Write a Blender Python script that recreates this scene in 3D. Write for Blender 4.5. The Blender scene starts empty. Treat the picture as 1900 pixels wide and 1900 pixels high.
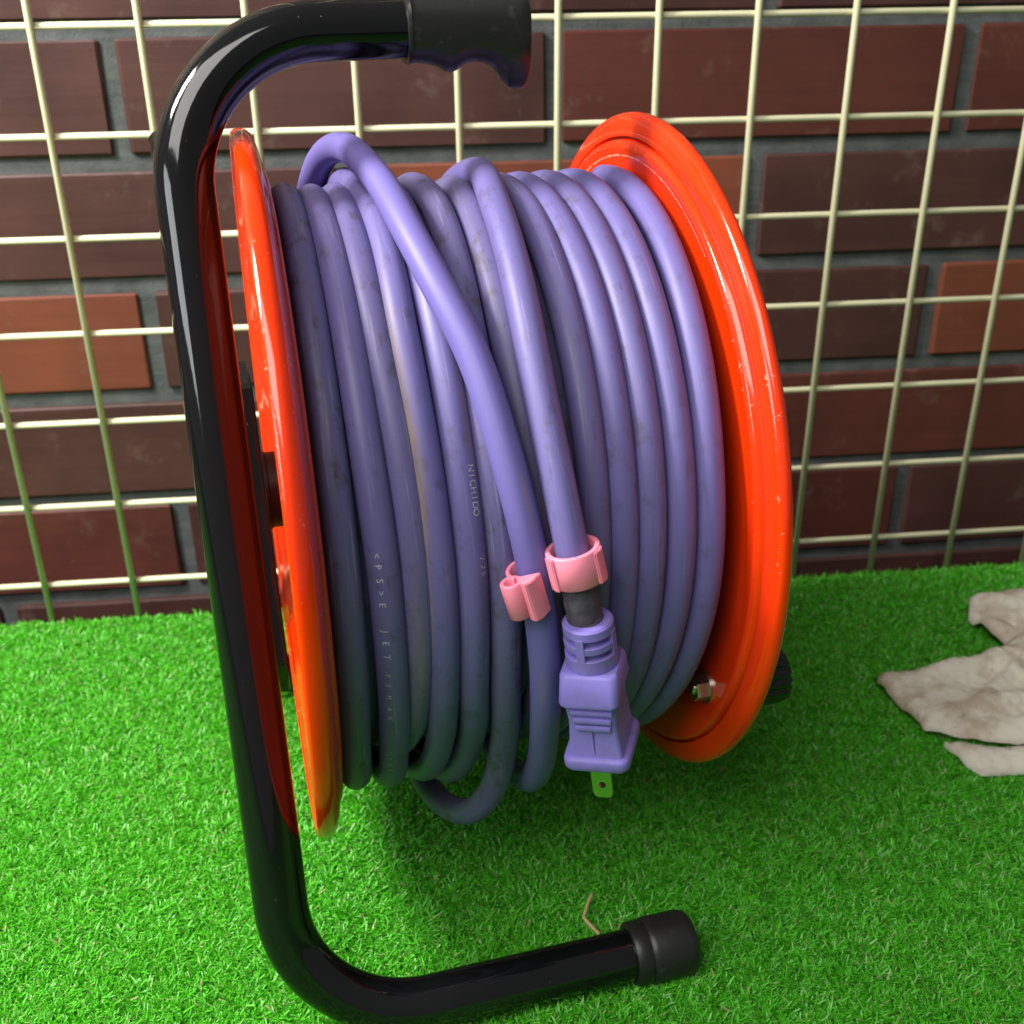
import bpy, bmesh, math, random
import numpy as np
from mathutils import Vector, Matrix
random.seed(4); np.random.seed(4)
sc = bpy.context.scene
COL = sc.collection
PI = math.pi
R = math.radians

# ------------------------------------------------------------------ camera
GROUND_SHIFT = 0.327
cam_d = bpy.data.cameras.new('camera'); cam = bpy.data.objects.new('camera', cam_d); COL.objects.link(cam)
Rm = ((0.994986988, -0.099385750, -0.011107025), (-0.053946772, -0.439899249, -0.896425343), (0.084205933, 0.892530740, -0.443055571))
cam.matrix_world = Matrix(((Rm[0][0], -Rm[1][0], -Rm[2][0], 0.16838057), (Rm[0][1], -Rm[1][1], -Rm[2][1], -0.59437863),
                           (Rm[0][2], -Rm[1][2], -Rm[2][2], 0.02684599 + GROUND_SHIFT), (0, 0, 0, 1)))
cam_d.sensor_width = 36; cam_d.lens = 36 * 2085.08 / 1900
cam_d.clip_start = 0.01; cam_d.clip_end = 50
cam_d.dof.use_dof = True; cam_d.dof.focus_distance = 0.37; cam_d.dof.aperture_fstop = 18
sc.camera = cam

# ------------------------------------------------------------------ light: shop lamps, no sky
w = bpy.data.worlds.new('World'); sc.world = w; w.use_nodes = True
bg = w.node_tree.nodes['Background']; bg.inputs[0].default_value = (0.95, 0.97, 1.0, 1); bg.inputs[1].default_value = 0.19
def area(name, loc, target, sx, sy, power, col):
    d = bpy.data.lights.new(name, 'AREA'); d.shape = 'RECTANGLE'; d.size = sx; d.size_y = sy; d.energy = power; d.color = col
    o = bpy.data.objects.new(name, d); COL.objects.link(o); o.location = loc
    o.rotation_euler = (Vector(target) - Vector(loc)).to_track_quat('-Z', 'Y').to_euler(); return o
area('ceiling_lamp', (-0.34, -0.235, 0.74), (0.08, -0.18, 0.10), 0.12, 0.20, 13.0, (1.0, 0.97, 0.90))
area('side_window', (-0.68, -0.68, 0.50), (0.1, -0.22, 0.25), 0.42, 0.30, 3.0, (0.95, 0.98, 1.0))
area('room_ceiling', (-0.50, -1.05, 1.45), (0.12, -0.2, 0.1), 1.2, 0.9, 27.0, (1.0, 0.98, 0.95))
sc.view_settings.view_transform = 'Standard'; sc.view_settings.look = 'None'
sc.view_settings.exposure = 0.0; sc.view_settings.gamma = 1

# ------------------------------------------------------------------ helpers
def link_mesh(name, me, mat, parent=None):
    o = bpy.data.objects.new(name, me); COL.objects.link(o)
    if mat is not None and not me.materials: me.materials.append(mat)
    if parent is not None: o.parent = parent
    return o
def obj(name, bm, mat, parent=None, smooth=True, angle=40):
    bmesh.ops.recalc_face_normals(bm, faces=bm.faces)
    me = bpy.data.meshes.new(name); bm.to_mesh(me); bm.free()
    if smooth:
        me.shade_smooth()
        if angle: me.set_sharp_from_angle(angle=R(angle))
    return link_mesh(name, me, mat, parent)
def thing(name, label, cat, loc=(0, 0, 0), rotz=0, group=None):
    o = bpy.data.objects.new(name, None); o.empty_display_size = 0.02; COL.objects.link(o)
    o.location = loc; o.rotation_euler = (0, 0, rotz); o['label'] = label; o['category'] = cat
    if group: o['group'] = group
    return o
def box(bm, c, s, bev=0.0, rot=None, seg=1):
    m = Matrix.Translation(c) @ (rot.to_4x4() if rot else Matrix.Identity(4)) @ Matrix.Diagonal((s[0], s[1], s[2], 1))
    g = bmesh.ops.create_cube(bm, size=1.0, matrix=m)
    if bev > 0:
        es = list({e for v in g['verts'] for e in v.link_edges})
        bmesh.ops.bevel(bm, geom=es, offset=bev, segments=seg, affect='EDGES', profile=0.6)
def loft(bm, rings, cap0=True, cap1=True, closed=True):
    rv = [[bm.verts.new(p) for p in r] for r in rings]
    n = len(rings[0])
    for a, b in zip(rv[:-1], rv[1:]):
        for i in range(n if closed else n - 1):
            j = (i + 1) % n
            bm.faces.new((a[i], a[j], b[j], b[i]))
    if cap0: bm.faces.new(rv[0][::-1])
    if cap1: bm.faces.new(rv[-1])
    return rv
def lathe_x(bm, prof, n=96, c=(0, 0, 0), sgn=1, close=False):
    rings = []
    for k in range(n):
        t = 2 * PI * k / n
        rings.append([Vector((c[0] + sgn * a, c[1] + r * math.cos(t), c[2] + r * math.sin(t))) for a, r in prof])
    rv = [[bm.verts.new(p) for p in r] for r in rings]
    m = len(prof)
    for k in range(n):
        a, b = rv[k], rv[(k + 1) % n]
        for i in range(m if close else m - 1):
            j = (i + 1) % m
            bm.faces.new((a[i], a[j], b[j], b[i]))
    if not close:
        for i in (0, m - 1):
            if prof[i][1] > 1e-5: bm.faces.new([rv[k][i] for k in range(n)])
def frames(pts):
    """parallel transport frames along a polyline"""
    T = []
    for i in range(len(pts)):
        a = pts[max(i - 1, 0)]; b = pts[min(i + 1, len(pts) - 1)]
        T.append((b - a).normalized())
    n = T[0].orthogonal().normalized(); N = []
    for t in T:
        n = (n - t * n.dot(t)).normalized(); N.append(n.copy())
    return T, N
def tube(bm, pts, rad, n=28, cap=True):
    pts = [Vector(p) for p in pts]; T, N = frames(pts)
    if not hasattr(rad, '__len__'): rad = [rad] * len(pts)
    rings = []
    for p, t, nn, r in zip(pts, T, N, rad):
        b = t.cross(nn)
        rings.append([p + r * (math.cos(2 * PI * k / n) * nn + math.sin(2 * PI * k / n) * b) for k in range(n)])
    loft(bm, rings, cap, cap)
def fillet(pts, rad, seg=14):
    pts = [Vector(p) for p in pts]; out = [pts[0]]
    for i in range(1, len(pts) - 1):
        a, b, c = pts[i - 1], pts[i], pts[i + 1]
        u = (a - b).normalized(); v = (c - b).normalized(); ang = u.angle(v)
        d = rad / math.tan(ang / 2); ce = b + (u + v).normalized() * (rad / math.sin(ang / 2))
        s = b + u * d - ce; e = b + v * d - ce; tot = s.angle(e); ax = s.cross(e).normalized()
        for k in range(seg + 1):
            out.append(ce + Matrix.Rotation(tot * k / seg, 3, ax) @ s)
    out.append(pts[-1]); return out
def densify(pts, step):
    out = [Vector(pts[0])]
    for a, b in zip(pts[:-1], pts[1:]):
        a = Vector(a); b = Vector(b); n = max(1, int((b - a).length / step))
        for k in range(1, n + 1): out.append(a.lerp(b, k / n))
    return out

# ------------------------------------------------------------------ materials
class NT:
    def __init__(s, name):
        s.m = bpy.data.materials.new(name); s.m.use_nodes = True; s.t = s.m.node_tree
        s.b = s.t.nodes['Principled BSDF']
    def n(s, typ, **kw):
        x = s.t.nodes.new(typ)
        for k, v in kw.items():
            if k.startswith('i_'):
                key = k[2:]; key = int(key) if key.isdigit() else key
                x.inputs[key].default_value = v
            else: setattr(x, k, v)
        return x
    def l(s, a, b): s.t.links.new(a, b)
    def coord(s, kind='Object', scale=(1, 1, 1)):
        c = s.n('ShaderNodeTexCoord'); mp = s.n('ShaderNodeMapping'); mp.inputs['Scale'].default_value = scale
        s.l(c.outputs[kind], mp.inputs[0]); return mp.outputs[0]
    def noise(s, vec, scale, detail=4, rough=0.55):
        x = s.n('ShaderNodeTexNoise'); x.inputs['Scale'].default_value = scale; x.inputs['Detail'].default_value = detail
        x.inputs['Roughness'].default_value = rough
        if vec is not None: s.l(vec, x.inputs['Vector'])
        return x.outputs['Fac']
    def ramp(s, fac, stops):
        x = s.n('ShaderNodeValToRGB'); e = x.color_ramp.elements
        while len(e) < len(stops): e.new(0.5)
        for q, (p, c) in zip(e, stops):
            q.position = p; q.color = c if len(c) == 4 else (*c, 1)
        s.l(fac, x.inputs[0]); return x.outputs[0]
    def mix(s, fac, a, b, mode='MIX'):
        x = s.n('ShaderNodeMix', data_type='RGBA', blend_type=mode)
        for sock, v in ((x.inputs[0], fac), (x.inputs[6], a), (x.inputs[7], b)):
            if hasattr(v, 'is_linked'): s.l(v, sock)
            elif isinstance(v, (int, float)): sock.default_value = v
            else: sock.default_value = (*v, 1) if len(v) == 3 else v
        return x.outputs[2]
    def math(s, op, a, b=0.0):
        x = s.n('ShaderNodeMath', operation=op)
        for sock, v in ((x.inputs[0], a), (x.inputs[1], b)):
            if hasattr(v, 'is_linked'): s.l(v, sock)
            else: sock.default_value = v
        return x.outputs[0]
    def bump(s, h, strength=0.2, dist=0.001):
        x = s.n('ShaderNodeBump'); x.inputs['Strength'].default_value = strength; x.inputs['Distance'].default_value = dist
        s.l(h, x.inputs['Height']); s.l(x.outputs[0], s.b.inputs['Normal'])
    def set(s, **kw):
        names = dict(color='Base Color', rough='Roughness', metal='Metallic', spec='Specular IOR Level', coat='Coat Weight', coatr='Coat Roughness', sheen='Sheen Weight', sss='Subsurface Weight')
        for k, v in kw.items():
            sock = s.b.inputs[names[k]]
            if hasattr(v, 'is_linked'): s.l(v, sock)
            elif isinstance(v, (tuple, list)): sock.default_value = (*v, 1) if len(v) == 3 else v
            else: sock.default_value = v
        return s

def mat_cable(clean=False):
    m = NT('purple_rubber')
    at = m.n('ShaderNodeAttribute', attribute_name='grime').outputs['Fac']
    uv = m.coord('UV', (1, 1, 1))
    st = m.coord('UV', (260, 5, 1)); streak = m.noise(st, 1.0, 5, 0.6)
    st2 = m.coord('UV', (900, 26, 1)); fine = m.noise(st2, 1.0, 3, 0.6)
    bl = m.coord('UV', (120, 90, 1)); blot = m.noise(bl, 1.0, 5, 0.65)
    g = m.math('MULTIPLY', m.ramp(streak, [(0.35, (0, 0, 0)), (0.72, (1, 1, 1))]), at)
    base = m.mix(m.math('ADD', m.math('MULTIPLY', at, 0.50), m.math('MULTIPLY', g, 0.45)), (0.136, 0.112, 0.350), (0.092, 0.084, 0.132))
    d = m.ramp(blot, [(0.55, (0, 0, 0)), (0.68, (1, 1, 1))])
    base = m.mix(m.math('MULTIPLY', m.math('MULTIPLY', d, at), 0.85), base, (0.055, 0.045, 0.04))
    # pale scuffs
    sc_ = m.ramp(fine, [(0.60, (0, 0, 0)), (0.72, (1, 1, 1))])
    base = m.mix(m.math('MULTIPLY', m.math('MULTIPLY', sc_, at), 0.42), base, (0.38, 0.35, 0.46))
    ms = m.n('ShaderNodeAttribute', attribute_name='mud').outputs['Fac']
    mudn = m.ramp(m.noise(m.coord('UV', (500, 60, 1)), 1.0, 4, 0.6), [(0.3, (0.25,) * 3), (0.6, (1, 1, 1))])
    base = m.mix(m.math('MULTIPLY', ms, mudn), base, (0.27, 0.20, 0.12))
    m.set(color=base, rough=m.math('ADD', 0.38, m.math('MULTIPLY', streak, 0.20)), spec=0.36)
    m.bump(m.math('ADD', m.math('MULTIPLY', streak, 0.6), m.math('MULTIPLY', fine, 0.4)), 0.12, 0.0006)
    return m.m
def mat_plug():
    m = NT('purple_plug_vinyl'); v = m.coord('Object')
    n = m.noise(v, 420, 4); n2 = m.noise(v, 130, 5)
    col = m.mix(m.ramp(n2, [(0.5, (0, 0, 0)), (0.75, (1, 1, 1))]), (0.185, 0.148, 0.47), (0.15, 0.128, 0.31))
    m.set(color=col, rough=0.5, spec=0.35); m.bump(n, 0.08, 0.0004); return m.m
def mat_orange():
    m = NT('orange_enamel'); v = m.coord('Object')
    n = m.noise(v, 30, 5); ch = m.noise(v, 420, 6, 0.7); big = m.noise(v, 9, 2)
    col = m.mix(n, (0.76, 0.036, 0.002), (0.68, 0.027, 0.002))
    ed = m.n('ShaderNodeAttribute', attribute_name='edge').outputs['Fac']
    chip = m.math('MULTIPLY', m.ramp(ch, [(0.635, (0, 0, 0)), (0.655, (1, 1, 1))]), m.math('MULTIPLY', ed, m.ramp(big, [(0.45, (0, 0, 0)), (0.55, (1, 1, 1))])))
    col = m.mix(chip, col, (0.62, 0.42, 0.33))
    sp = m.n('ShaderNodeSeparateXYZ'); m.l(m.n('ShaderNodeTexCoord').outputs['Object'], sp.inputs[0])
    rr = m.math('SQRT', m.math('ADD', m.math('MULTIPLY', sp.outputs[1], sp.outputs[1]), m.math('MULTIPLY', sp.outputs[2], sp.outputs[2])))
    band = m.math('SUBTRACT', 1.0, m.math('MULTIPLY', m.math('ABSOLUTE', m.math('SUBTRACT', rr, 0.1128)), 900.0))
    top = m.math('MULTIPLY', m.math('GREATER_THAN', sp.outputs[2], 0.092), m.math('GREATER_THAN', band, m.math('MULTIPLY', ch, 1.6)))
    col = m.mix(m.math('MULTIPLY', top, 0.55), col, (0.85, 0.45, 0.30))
    m.set(color=col, rough=m.math('ADD', 0.16, m.math('MULTIPLY', chip, 0.3)), spec=0.45, coat=0.25, coatr=0.05)
    m.bump(m.noise(v, 60, 2), 0.06, 0.002); return m.m
def mat_black():
    m = NT('black_enamel'); v = m.coord('Object')
    sp = m.noise(v, 900, 2, 0.5); patch = m.noise(v, 22, 4, 0.6); sc_ = m.noise(m.coord('Object', (900, 900, 40)), 1, 3)
    dust = m.math('MULTIPLY', m.ramp(sp, [(0.80, (0, 0, 0)), (0.83, (1, 1, 1))]), m.ramp(patch, [(0.45, (0, 0, 0)), (0.6, (1, 1, 1))]))
    scr = m.math('MULTIPLY', m.ramp(sc_, [(0.74, (0, 0, 0)), (0.77, (1, 1, 1))]), m.ramp(patch, [(0.5, (0, 0, 0)), (0.62, (1, 1, 1))]))
    col = m.mix(m.math('MULTIPLY', dust, 0.35), (0.004, 0.004, 0.0045), (0.45, 0.42, 0.36))
    col = m.mix(m.math('MULTIPLY', scr, 0.4), col, (0.5, 0.45, 0.38))
    m.set(color=col, rough=m.math('ADD', 0.045, m.math('MULTIPLY', m.noise(v, 60, 4), 0.06)), spec=0.5)
    m.bump(m.noise(v, 70, 2), 0.04, 0.002); return m.m
def mat_rubber(name, col, rough, spec=0.4, bscale=600, bstr=0.12):
    m = NT(name); v = m.coord('Object'); n = m.noise(v, bscale, 4)
    c = m.mix(m.ramp(m.noise(v, 160, 5, 0.65), [(0.6, (0, 0, 0)), (0.78, (1, 1, 1))]), col, tuple(min(1, x * 2.2 + 0.012) for x in col))
    m.set(color=c, rough=rough, spec=spec); m.bump(n, bstr, 0.0005); return m.m
def mat_brick(name, a, b):
    m = NT(name); inf = m.n('ShaderNodeObjectInfo'); rnd = inf.outputs['Random']
    off = m.n('ShaderNodeVectorMath', operation='ADD'); m.l(m.coord('Object'), off.inputs[0])
    cmb = m.n('ShaderNodeCombineXYZ'); m.l(m.math('MULTIPLY', rnd, 37.0), cmb.inputs[0]); m.l(m.math('MULTIPLY', rnd, 11.0), cmb.inputs[2]); m.l(cmb.outputs[0], off.inputs[1])
    v = off.outputs[0]
    mp = m.n('ShaderNodeMapping'); mp.inputs['Scale'].default_value = (6, 1, 150); m.l(v, mp.inputs[0])
    st = m.noise(mp.outputs[0], 1, 5, 0.6); cl = m.noise(v, 14, 4); gr = m.noise(v, 900, 2)
    f = m.math('ADD', m.math('MULTIPLY', cl, 0.75), m.math('MULTIPLY', st, 0.3))
    col = m.mix(m.ramp(f, [(0.36, (0, 0, 0)), (0.68, (1, 1, 1))]), a, b)
    col = m.mix(m.math('MULTIPLY', rnd, 0.32), col, tuple(x * 0.72 for x in a))
    pale = m.ramp(m.noise(v, 45, 6, 0.7), [(0.58, (0, 0, 0)), (0.8, (1, 1, 1))])
    col = m.mix(m.math('MULTIPLY', pale, 0.42), col, (0.22, 0.16, 0.13))
    pit = m.ramp(m.noise(v, 210, 3), [(0.70, (0, 0, 0)), (0.74, (1, 1, 1))])
    col = m.mix(m.math('MULTIPLY', pit, 0.6), col, (0.03, 0.03, 0.03))
    m.set(color=col, rough=0.55, spec=0.35)
    m.bump(m.math('ADD', m.math('MULTIPLY', st, 0.5), m.math('MULTIPLY', gr, 0.3)), 0.35, 0.0012); return m.m
def mat_mortar():
    m = NT('grey_mortar'); v = m.coord('Object'); n = m.noise(v, 60, 6, 0.65); s = m.noise(m.coord('Object', (25, 1, 300)), 1, 4)
    col = m.ramp(m.math('ADD', m.math('MULTIPLY', n, 0.6), m.math('MULTIPLY', s, 0.4)), [(0.3, (0.045, 0.050, 0.050)), (0.7, (0.135, 0.145, 0.142))])
    m.set(color=col, rough=0.9, spec=0.2); m.bump(m.noise(v, 700, 5), 0.6, 0.001); return m.m
def mat_wire():
    m = NT('cream_plastic_coat'); v = m.coord('Object'); n = m.noise(v, 260, 5, 0.7)
    col = m.mix(m.ramp(n, [(0.62, (0, 0, 0)), (0.75, (1, 1, 1))]), (0.60, 0.58, 0.38), (0.40, 0.36, 0.22))
    m.set(color=col, rough=0.38, spec=0.4); m.bump(n, 0.1, 0.0005); return m.m
def mat_turf():
    m = NT('turf_fibre'); at = m.n('ShaderNodeAttribute', attribute_name='tint').outputs['Fac']
    col = m.ramp(at, [(0.0, (0.055, 0.36, 0.008)), (0.45, (0.085, 0.51, 0.015)), (0.84, (0.125, 0.62, 0.030)), (0.97, (0.26, 0.58, 0.14)), (0.998, (0.42, 0.38, 0.16))])
    m.set(color=col, rough=0.40, spec=0.5)
    tr = m.n('ShaderNodeBsdfTranslucent'); m.l(col, tr.inputs[0])
    mx = m.n('ShaderNodeMixShader'); mx.inputs[0].default_value = 0.28
    m.l(m.b.outputs[0], mx.inputs[1]); m.l(tr.outputs[0], mx.inputs[2])
    m.l(mx.outputs[0], m.t.nodes['Material Output'].inputs[0]); return m.m
def mat_plain(name, col, rough=0.5, spec=0.4, metal=0.0, var=0.25, scale=150, bump=0.1):
    m = NT(name); v = m.coord('Object'); n = m.noise(v, scale, 4)
    c = m.mix(n, col, tuple(x * (1 - var) for x in col)); m.set(color=c, rough=rough, spec=spec, metal=metal)
    if bump: m.bump(n, bump, 0.0006)
    return m.m
def mat_rag():
    m = NT('grimy_cotton'); v = m.coord('Object'); n = m.noise(v, 38, 6, 0.65); n2 = m.noise(v, 120, 4)
    col = m.mix(m.ramp(n, [(0.46, (0, 0, 0)), (0.60, (1, 1, 1))]), (0.68, 0.635, 0.53), (0.46, 0.38, 0.28))
    col = m.mix(m.ramp(n2, [(0.66, (0, 0, 0)), (0.8, (1, 1, 1))]), col, (0.13, 0.11, 0.085))
    wv = m.noise(m.coord('Object', (1, 1, 1)), 1500, 2)
    m.set(color=col, rough=0.92, spec=0.15); m.bump(m.math('ADD', wv, m.math('MULTIPLY', n2, 0.5)), 0.3, 0.0010); return m.m

M = dict(cable=mat_cable(), plug=mat_plug(), orange=mat_orange(), black=mat_black(),
         grip=mat_rubber('black_vinyl_grip', (0.014, 0.014, 0.014), 0.33, 0.5), cap=mat_rubber('black_rubber', (0.012, 0.012, 0.012), 0.42, 0.45),
         steel=mat_plain('zinc_steel', (0.72, 0.68, 0.58), 0.3, 0.5, 1.0, 0.3, 500), brass=mat_plain('plated_brass', (0.80, 0.72, 0.50), 0.28, 0.5, 1.0, 0.3, 700),
         axle=mat_plain('brown_bushing', (0.055, 0.022, 0.014), 0.45, 0.4), drum=mat_plain('drum_steel', (0.12, 0.03, 0.015), 0.5),
         pink=mat_plain('pink_plastic', (0.80, 0.225, 0.32), 0.42, 0.45, 0, 0.10, 90, 0.04), sleeve=mat_plain('grimy_sheath', (0.085, 0.072, 0.095), 0.65, 0.25, 0, 0.6, 420, 0.5),
         print=mat_plain('pale_print', (0.58, 0.54, 0.60), 0.6, 0.2, 0, 0.5, 900, 0), wire=mat_wire(), mortar=mat_mortar(),
         brick=mat_brick('brown_brick', (0.046, 0.017, 0.0145), (0.090, 0.036, 0.030)), orange_brick=mat_brick('orange_brick', (0.135, 0.038, 0.021), (0.22, 0.060, 0.031)),
         red_brick=mat_brick('red_brick', (0.072, 0.020, 0.015), (0.125, 0.034, 0.024)),
         turf=mat_turf(), rag=mat_rag(), straw=mat_plain('dry_straw', (0.55, 0.40, 0.20), 0.7, 0.2, 0, 0.4, 300), ground=mat_plain('turf_backing', (0.030, 0.22, 0.006), 0.9, 0.1, 0, 0.5, 400, 0.5),
         slab=mat_plain('dark_concrete', (0.05, 0.05, 0.05), 0.9, 0.2, 0, 0.4, 80, 0.4))

# ------------------------------------------------------------------ the setting: ground, wall, mesh panel
def sheet(name, x0, x1, y0, y1, z, mat):
    bm = bmesh.new(); v = [bm.verts.new(p) for p in ((x0, y0, z), (x1, y0, z), (x1, y1, z), (x0, y1, z))]; bm.faces.new(v)
    o = obj(name, bm, mat, smooth=False); o['kind'] = 'structure'; return o
sheet('floor', -3, 3.5, -3, 0.2, -0.14, M['slab'])
bm = bmesh.new(); box(bm, (0.25, -0.603, -0.07), (2.6, 1.2, 0.138))
gobj = obj('ground', bm, M['ground'], smooth=False); gobj['kind'] = 'structure'; gobj['label'] = 'green backing sheet under the artificial turf'

WALL_Y = 0.072; BX = 0.2413; BZ = 0.0688; X0 = 0.0165; Z0 = GROUND_SHIFT - 0.0055; JT = 0.0098
wall = thing('brick_wall', 'wall of brown and orange bricks with grey mortar joints behind the wire panel', 'wall', (0.25, WALL_Y, 0))
bm = bmesh.new(); box(bm, (0, 0.0205, 0.42), (3.0, 0.035, 1.10)); obj('mortar', bm, M['mortar'], wall, smooth=False)
bm = bmesh.new(); box(bm, (0, 0.0, 0), (BX - JT, 0.02, BZ - JT), 0.0012)
bmesh.ops.recalc_face_normals(bm, faces=bm.faces)
brick_me = {}
base_me = bpy.data.meshes.new('brick'); bm.to_mesh(base_me); bm.free()
for key in ('brick', 'orange_brick', 'red_brick'):
    brick_me[key] = []
    for variant in range(4):
        me = base_me.copy(); me.name = key; me.materials.append(M[key]); rj = random.Random(variant * 7 + 3)
        for v in me.vertices: v.co += Vector((rj.uniform(-1, 1) * 0.0007, rj.uniform(-1, 1) * 0.0003, rj.uniform(-1, 1) * 0.0006))
        brick_me[key].append(me)
special = {(1, 1): 'orange_brick', (2, -1): 'orange_brick', (2, 2): 'orange_brick', (0, 2): 'red_brick', (4, 1): 'red_brick', (4, -1): 'red_brick', (0, 1): 'red_brick', (3, 2): 'red_brick'}
for k in range(-6, 7):
    half = 0.0 if k % 2 == 0 else 0.5
    for i in range(-4, 6):
        kind = special.get((k, i), 'brick')
        if k < 0 and random.random() < 0.2: kind = 'red_brick'
        cx = X0 + (i + 0.5 + half) * BX - (BX if half else 0); cz = Z0 - (k + 0.5) * BZ
        # keys of odd courses count from the joint at the half step
        if half: kind = special.get((k, i - 0), kind)
        if abs(cx - 0.25) > 1.35: continue
        o = bpy.data.objects.new('brick', random.choice(brick_me[kind])); COL.objects.link(o); o.parent = wall
        o.location = (cx - 0.25, 0.010 + random.uniform(-0.0005, 0.0005), cz)
        o.rotation_euler = (random.uniform(-0.004, 0.004), random.uniform(-0.002, 0.002), random.uniform(-0.003, 0.003))

panel = thing('wire_mesh_panel', 'cream coated wire mesh panel with square openings standing against the brick wall', 'mesh panel', (0.25, 0, 0))
bm = bmesh.new(); tube(bm, [(0, 0, 0.003), (0, 0, 0.75)], 0.0018, 12); bmesh.ops.recalc_face_normals(bm, faces=bm.faces)
vme = bpy.data.meshes.new('vertical_wire'); bm.to_mesh(vme); bm.free(); vme.shade_smooth(); vme.materials.append(M['wire'])
bm = bmesh.new(); tube(bm, [(-0.755, 0, 0), (0.755, 0, 0)], 0.0017, 12); bmesh.ops.recalc_face_normals(bm, faces=bm.faces)
hme = bpy.data.meshes.new('horizontal_wire'); bm.to_mesh(hme); bm.free(); hme.shade_smooth(); hme.materials.append(M['wire'])
for i in range(-10, 21):
    o = bpy.data.objects.new('vertical_wire', vme); COL.objects.link(o); o.parent = panel; o.location = (i * 0.05 - 0.25, -0.0014, 0)
for j in range(-8, 7):
    o = bpy.data.objects.new('horizontal_wire', hme); COL.objects.link(o); o.parent = panel; o.location = (0, 0.0014, GROUND_SHIFT - 0.05 * j)

# ------------------------------------------------------------------ reel frame of reference
YAW = math.atan2(0.17042366, 0.98537088); ORG = (0.18847571, -0.19192998, 0.0); AX = 0.1753
def V(x, y, z): return Vector((x, y, z + AX))          # reel-local with z measured from the axle
reel = thing('cord_reel', 'orange flanged cable reel on a bent black tube stand with a rubber grip', 'cord reel', ORG, YAW)

TR = 0.0094
front = fillet([V(0.0215, 0, 0.158), V(-0.0915, 0, 0.158), V(-0.0915, -0.107, -0.1618), V(0.047, -0.107, -0.1618)], 0.048, 18)
bm = bmesh.new(); tube(bm, densify(front, 0.006), TR, 40); stand = obj('stand_tube', bm, M['black'], reel)
rear = fillet([V(-0.0915, 0.010, 0.126), V(-0.0915, 0.107, -0.1618), V(0.047, 0.107, -0.1618)], 0.048, 18)
bm = bmesh.new(); tube(bm, densify(rear, 0.006), TR, 36); rearleg = obj('rear_leg', bm, M['black'], reel)
# rubber foot caps
for y, par in ((-0.107, stand), (0.107, rearleg)):
    bm = bmesh.new()
    prof = [(0.0335, TR + 0.0001), (0.0335, 0.0112), (0.0342, 0.0117), (0.0392, 0.0118), (0.0396, 0.0114), (0.0400, 0.0119), (0.0418, 0.0123), (0.0545, 0.0122), (0.0570, 0.0115), (0.0584, 0.0098), (0.0588, 0.0)]
    lathe_x(bm, prof, 48, V(0, y, -0.1618)); obj('foot_cap', bm, M['cap'], par, angle=50)
# grip with finger grooves and hooked end
bm = bmesh.new()
gx = [-16.4, -16.2, -15.2, -14.9, -12, -9, -6, -3.5, -1.5, 0.5, 3, 6, 9, 12, 14.2, 16.4, 18.5, 20.8, 22.8, 24.0, 24.7, 24.8]
gb = [9.6, 10.9, 11.1, 10.6, 10.7, 11.1, 12.0, 13.4, 14.0, 13.3, 11.6, 10.9, 11.1, 12.2, 14.2, 17.2, 19.2, 19.9, 19.9, 19.7, 19.0, 16.0]
gt = [9.6, 10.9, 11.1, 10.5] + [10.4] * 14 + [10.3, 9.9, 9.0, 6.5]
gw = [9.6, 10.8, 11.0, 10.5] + [10.4] * 14 + [10.2, 9.8, 9.0, 7.0]
rings = []
for x, b, t, wd in zip(gx, gb, gt, gw):
    ring = []
    for k in range(48):
        a = 2 * PI * k / 48; c, s = math.cos(a), math.sin(a); p = 2.0 / 2.7
        yy = wd * math.copysign(abs(c) ** p, c); zz = (t if s > 0 else b) * math.copysign(abs(s) ** p, s)
        if s < 0 and b > 13: yy *= 1 - 0.25 * min(1, max(0, -zz - 8) / 12)
        ring.append(V(x / 1000, yy / 1000, 0.158 + zz / 1000))
    rings.append(ring)
loft(bm, rings); grip = obj('hand_grip', bm, M['grip'], stand, angle=55)
# bracket plate and axle
def prism_x(bm, poly, x0, x1):
    a = [bm.verts.new(V(x0, y, z)) for y, z in poly]; b = [bm.verts.new(V(x1, y, z)) for y, z in poly]
    bm.faces.new(a); bm.faces.new(b[::-1]); n = len(poly)
    for i in range(n): bm.faces.new((a[i], b[i], b[(i + 1) % n], a[(i + 1) % n]))
bm = bmesh.new(); prism_x(bm, [(-0.016, 0.046), (0.016, 0.046), (0.052, -0.044), (0.046, -0.060), (-0.046, -0.060), (-0.052, -0.044)], -0.0822, -0.0780)
bmesh.ops.bevel(bm, geom=list(bm.edges), offset=0.0007, segments=2, affect='EDGES'); obj('bracket_plate', bm, M['black'], reel)
bm = bmesh.new(); lathe_x(bm, [(-0.0782, 0.0), (-0.0782, 0.0148), (-0.0764, 0.0148), (-0.0761, 0.0142), (-0.066, 0.0142), (-0.066, 0.0)], 48, V(0, 0, 0)); obj('axle', bm, M['axle'], reel)
bm = bmesh.new(); lathe_x(bm, [(-0.066, 0.0), (-0.066, 0.05), (0.066, 0.05), (0.066, 0.0)], 64, V(0, 0, 0)); obj('drum', bm, M['drum'], reel)
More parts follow.
